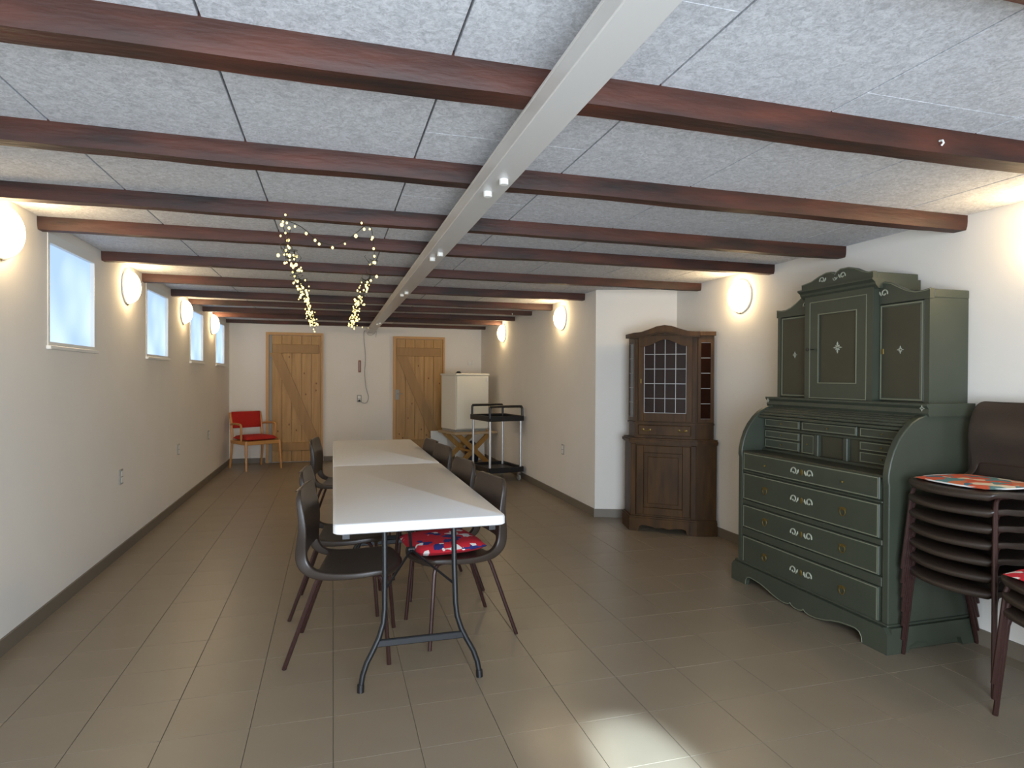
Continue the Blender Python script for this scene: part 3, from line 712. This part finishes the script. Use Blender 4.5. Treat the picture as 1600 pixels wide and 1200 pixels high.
# cornice between desk and hutch
cp = [(.24, 1.185), (.232, 1.20), (.236, 1.222), (.222, 1.238), (.222, 1.250), (.55, 1.250), (.55, 1.185)]
co = obj('waist_moulding', MB().prism([(y, z) for y, z in cp], -.612, .612, 'x'), 'green', dk)
def flower(x, y, z, r, n=8):
    mb = MB()
    for k in range(n):
        a = 2*PI*k/n; L = r if k % 2 == 0 else r*.62
        mb.tube([(x+math.cos(a)*.004, y, z+math.sin(a)*.004), (x+math.cos(a)*L*.6, y-.001, z+math.sin(a)*L*.6), (x+math.cos(a)*L, y, z+math.sin(a)*L)], [.0015, r*.16, .001], 5)
    return mb
for x in (-.585, .585): obj('painted_flower', flower(x, .222, 1.226, .016), 'orn', co)
# hutch
YW, YC = .29, .24
hu = [(-.57, -.25), (.25, .57)]
for s in (-1, 1):
    xa, xb = sorted((s*.255, s*.57))
    obj('wing_case', MB().box(xa, xb, YW+.012, .55, 1.25, 1.80).box(*(sorted((s*.54, s*.57))), YW-.004, YW+.012, 1.25, 1.805), 'green', dk)
    # serpentine top board
    ser = [(.255, 1.915), (.30, 1.918), (.34, 1.908), (.39, 1.880), (.44, 1.855), (.49, 1.842), (.54, 1.842), (.575, 1.848), (.575, 1.795), (.255, 1.795)]
    tb = obj('serpentine_board', MB().prism([(s*x, z) for x, z in ser], YW-.010, YW+.02, 'y'), 'green', dk)
    obj('painted_line', MB().tube([(s*x, YW-.011, z-.005) for x, z in ser[:8]], .0025, 4), 'line', tb)
    obj('painted_scroll', curl(s*.30, 1.855, YW-.012, 1, -s, .85), 'orn', tb)
    obj('wing_top', MB().box(*sorted((s*.255, s*.575)), YW+.02, .55, 1.80, 1.845, .004), 'green', dk)
    xd0, xd1 = sorted((s*.262, s*.538))
    wd = obj('wing_door', MB().box(xd0, xd1, YW-.002, YW+.012, 1.255, 1.792, .003), 'green', dk)
    obj('recessed_panel', MB().box(xd0+.02, xd1-.02, YW-.0035, YW-.0015, 1.275, 1.772, .001), 'green_dark', wd)
    obj('painted_line', rect_line(xd0+.008, xd1-.008, 1.262, 1.786, YW-.002, .006, .003), 'line', wd)
    obj('painted_flower', flower((xd0+xd1)/2, YW-.006, 1.535, .022), 'orn', wd)
    obj('key_plate', MB().box(s*.285-.008, s*.285+.008, YW-.007, YW-.003, 1.515, 1.545, .001), 'brass', wd)
cc_ = obj('centre_case', MB().box(-.262, .262, YC+.014, .55, 1.25, 1.90).box(-.262, -.222, YC, YC+.014, 1.25, 1.90).box(.222, .262, YC, YC+.014, 1.25, 1.90).box(-.222, .222, YC, YC+.014, 1.862, 1.90), 'green', dk)
cdr = obj('centre_door', MB().box(-.218, -.145, YC+.001, YC+.014, 1.256, 1.858).box(.145, .218, YC+.001, YC+.014, 1.256, 1.858).box(-.145, .145, YC+.001, YC+.014, 1.256, 1.352).box(-.145, .145, YC+.001, YC+.014, 1.776, 1.858), 'green', dk)
obj('recessed_panel', MB().box(-.145, .145, YC+.010, YC+.016, 1.352, 1.776), 'green_dark', cdr)
obj('painted_line', rect_line(-.150, .150, 1.347, 1.781, YC+.001, .006, .003), 'line', cdr)
obj('painted_line', rect_line(-.220, .220, 1.254, 1.860, YC+.0005, .005, .003), 'line', cdr)
obj('painted_flower', flower(0, YC+.008, 1.565, .036), 'orn', cdr)
obj('key', MB().tube([(-.185, YC, 1.56), (-.185, YC-.025, 1.56)], .003, 6).tube([(-.205+.01*math.cos(a), YC-.03, 1.56+.010*math.sin(a)) for a in [2*PI*i/8 for i in range(8)]], .0025, 5, closed=True), 'black', cdr)
cor = [(YC+.01, 1.885), (YC-.004, 1.898), (YC-.012, 1.905), (YC-.016, 1.918), (YC-.036, 1.932), (YC-.036, 1.942), (.55, 1.942), (.55, 1.885)]
obj('top_cornice', MB().prism(cor, -.290, .290, 'x'), 'green', dk)
pd = [(-.275, 1.942), (-.275, 1.985), (-.24, 1.990), (-.19, 2.000), (-.13, 2.028), (-.07, 2.045), (-.03, 2.044), (-.006, 2.030), (0, 2.020), (.006, 2.032), (.04, 2.052), (.10, 2.052), (.15, 2.035), (.20, 2.005), (.24, 1.990), (.275, 1.990), (.275, 1.942)]
pd = [(x, 1.942+(z-1.942)*.82) for x, z in pd]
pb = obj('pediment_board', MB().prism(pd, YC-.016, YC+.012, 'y'), 'green', dk)
obj('painted_line', MB().tube([(x, YC-.017, z-.004) for x, z in pd[1:-1]], .002, 4), 'line', pb)
m1 = curl(-.10, 1.985, YC-.018, 1, 1, .8); m2 = curl(.06, 1.990, YC-.018, 1, -1, .8); m3 = curl(.0, 1.98, YC-.018, -1, 1, .5)
for q in (m1, m2, m3): obj('painted_scroll', q, 'orn', pb)
obj('top_box', MB().box(-.275, .275, YC+.012, .55, 1.942, 1.978, .003), 'green', dk)
# ================================================================== CORNER CABINET
cab = thing('corner_cabinet', (2.825, 4.92, 0), R(-38.66), 'dark oak corner cabinet with arched leaded glass door, beside the wall step', 'cabinet')
low = [(-.288, 0), (.288, 0), (.452, .067), (.021, .606), (-.395, .23)]
def off(poly, d):     # move the front edges outwards
    (a, b, c, e, g_) = poly
    return [(a[0]-d*.35, a[1]-d), (b[0]+d*.35, b[1]-d), (c[0]+d*.4, c[1]-d*.9), e, (g_[0]-d*.8, g_[1]-d*.6)]
upp = [(-.262, .022), (.272, .022), (.425, .085), (.021, .60), (-.365, .235)]
obj('base_carcass', MB().prism(off(low, -.006), .10, .80, 'z'), 'oak', cab)
fo = off(low, .018)
pl = MB()   # plinth: left foot, right foot, scalloped front board
obj('plinth_side', MB().prism([fo[4], fo[0], (fo[0][0]+.06, fo[0][1]), (-.22, .05), (-.33, .25)], 0, .12, 'z'), 'oak', cab)
obj('plinth_side', MB().prism([(fo[1][0]-.06, fo[1][1]), fo[1], fo[2], (.41, .12), (.22, .05)], 0, .12, 'z'), 'oak', cab)
fr_ = [(-.24, .12), (-.24, 0.0), (-.215, .0), (-.205, .045), (-.17, .060), (-.10, .050), (-.05, .038), (0, .048), (.05, .036), (.10, .046), (.17, .052), (.205, .04), (.215, 0), (.24, 0), (.24, .12)]
obj('plinth_front', MB().prism(fr_, -.018, .004, 'y'), 'oak', cab)
obj('plinth_moulding', MB().prism(off(low, .010), .12, .135, 'z'), 'oak', cab)
obj('waist_moulding', MB().prism(off(low, .012), .79, .803, 'z').prism(off(low, .026), .803, .825, 'z').prism(off(low, .010), .825, .838, 'z'), 'oak', cab)
# lower door: frame and raised panel
def framed(x0, x1, z0, z1, y, fwid, part, th=.016):
    d = obj(part, MB().box(x0, x0+fwid, y-th, y, z0, z1, .003).box(x1-fwid, x1, y-th, y, z0, z1, .003).box(x0+fwid, x1-fwid, y-th, y, z0, z0+fwid, .003).box(x0+fwid, x1-fwid, y-th, y, z1-fwid, z1, .003), 'oak', cab)
    return d
ld = framed(-.235, .235, .155, .775, 0, .065, 'lower_door')
obj('raised_panel', MB().box(-.165, .165, -.006, 0, .225, .705).box(-.135, .135, -.012, -.006, .255, .675, .004), 'oak', ld)
obj('corner_post', MB().box(-.285, -.24, -.010, .0, .14, .785, .003), 'oak', cab); obj('corner_post', MB().box(.24, .285, -.010, 0, .14, .785, .003), 'oak', cab)
# upper carcass
obj('upper_carcass', MB().prism(off(upp, -.012), .838, 1.76, 'z'), 'oak', cab)
dwr = obj('drawer', MB().box(-.225, .235, .008, .034, .865, .955, .004), 'oak', cab)
for x in (-.15, .165):
    kb = MB().tube([(x-.03, .0, .915), (x-.02, -.012, .905), (x+.02, -.012, .905), (x+.03, .0, .915)], .004, 6)
    for q in (-.03, .03): kb.lathe([(.012, 0), (.010, .004), (.003, .006)], 8, Matrix.Translation((x+q, .009, .915)) @ Matrix.Rotation(PI/2, 4, 'X'))
    obj('drawer_handle', kb, 'brass', dwr)
obj('drawer_moulding', MB().prism(off(upp, .004), .965, .98, 'z'), 'oak', cab)
# glazed door with arched head
GX0, GX1, GZ0, GZ1 = -.175, .195, 1.065, 1.66
gc = (GX0+GX1)/2
def archz(x, base=GZ1, rise=.06): t = (x-gc)/((GX1-GX0)/2); return base+rise*(.5+.5*math.cos(PI*min(1, abs(t)))) if abs(t) <= 1 else base
xs = [GX0+(GX1-GX0)*i/12 for i in range(13)]
head = [(GX0-.05, 1.755), (GX0-.05, GZ1)]+[(x, archz(x)) for x in xs]+[(GX1+.05, GZ1), (GX1+.05, 1.755)]
gd = obj('glazed_door', MB().box(GX0-.05, GX0, .002, .022, .99, GZ1, .002).box(GX1, GX1+.05, .002, .022, .99, GZ1, .002).box(GX0, GX1, .002, .022, .99, GZ0, .002).prism(head, .002, .022, 'y'), 'oak', cab)
cw = (GX1-GX0)/4
zr = [GZ0+(GZ1-.07-GZ0)*i/4 for i in range(5)]
for c in range(4):
    for r in range(5):
        x0 = GX0+c*cw; x1 = x0+cw
        if r < 4: obj('pane', MB().box(x0+.002, x1-.002, .013, .016, zr[r]+.002, zr[r+1]-.002), 'glassdark', gd)
        else:
            sx_ = [x0+.002+(cw-.004)*i/4 for i in range(5)]
            obj('pane', MB().prism([(x0+.002, zr[4]+.002), (x1-.002, zr[4]+.002)]+[(x, archz(x)-.002) for x in reversed(sx_)], .013, .016, 'y'), 'glassdark', gd)
ld_ = MB(); t = .0022
for c in range(5):
    x = GX0+c*cw; x = min(max(x, GX0+t), GX1-t); ld_.box(x-t, x+t, .009, .013, GZ0, archz(x))
for r in range(5): z = max(zr[r], GZ0+t); ld_.box(GX0, GX1, .009, .013, z-t, z+t)
obj('lead_grid', ld_, 'lead', gd)
obj('key_plate', MB().box(GX0-.032, GX0-.020, -.001, .002, 1.33, 1.37, .001), 'brass', gd)
# side glass on both canted returns
def side_glass(a, b, name):
    a = Vector(a); b = Vector(b); d = (b-a); L = d.length; ang = math.atan2(d.y, d.x)
    e = obj(name, MB().box(.02, .045, -.008, .004, .99, 1.755).box(L-.035, L-.012, -.008, .004, .99, 1.755).box(.045, L-.035, -.008, .004, .99, 1.02).box(.045, L-.035, -.008, .004, 1.69, 1.755), 'oak', cab, loc=(a.x, a.y, 0), rot=(0, 0, ang))
    hz = (1.69-1.02)/5
    for k in range(5): obj('pane', MB().box(.047, L-.037, -.003, .0, 1.02+hz*k+.003, 1.02+hz*(k+1)-.003), 'glassdark', e)
    g_ = MB()
    for k in range(6): g_.box(.045, L-.035, -.006, -.003, 1.02+hz*k-.002, 1.02+hz*k+.002)
    obj('lead_grid', g_, 'lead', e)
u2 = off(upp, -.008)
side_glass(u2[1], u2[2], 'side_light'); side_glass(u2[4], u2[0], 'side_light')
# crown with arched front moulding
crown = [(-.30, 1.745), (-.30, 1.775), (-.26, 1.785), (-.20, 1.79), (-.13, 1.812), (-.06, 1.838), (.005, 1.847), (.07, 1.838), (.14, 1.812), (.21, 1.79), (.27, 1.785), (.31, 1.785), (.31, 1.745), (.2, 1.745), (.13, 1.765), (.07, 1.785), (0, 1.79), (-.06, 1.785), (-.13, 1.765), (-.2, 1.745)]
obj('crown_moulding', MB().prism(crown, -.022, .012, 'y'), 'oak', cab)
obj('crown_board', MB().prism([(x, z-.012) for x, z in crown], -.004, .05, 'y'), 'oak', cab)
ou = off(upp, .03)
obj('crown_side', MB().prism([ou[1], ou[2], (.40, .13), (.26, .05)], 1.75, 1.785, 'z'), 'oak', cab)
obj('crown_side', MB().prism([ou[4], ou[0], (-.25, .05), (-.34, .25)], 1.75, 1.785, 'z'), 'oak', cab)
obj('top_board', MB().prism(upp, 1.76, 1.775, 'z'), 'oak', cab)
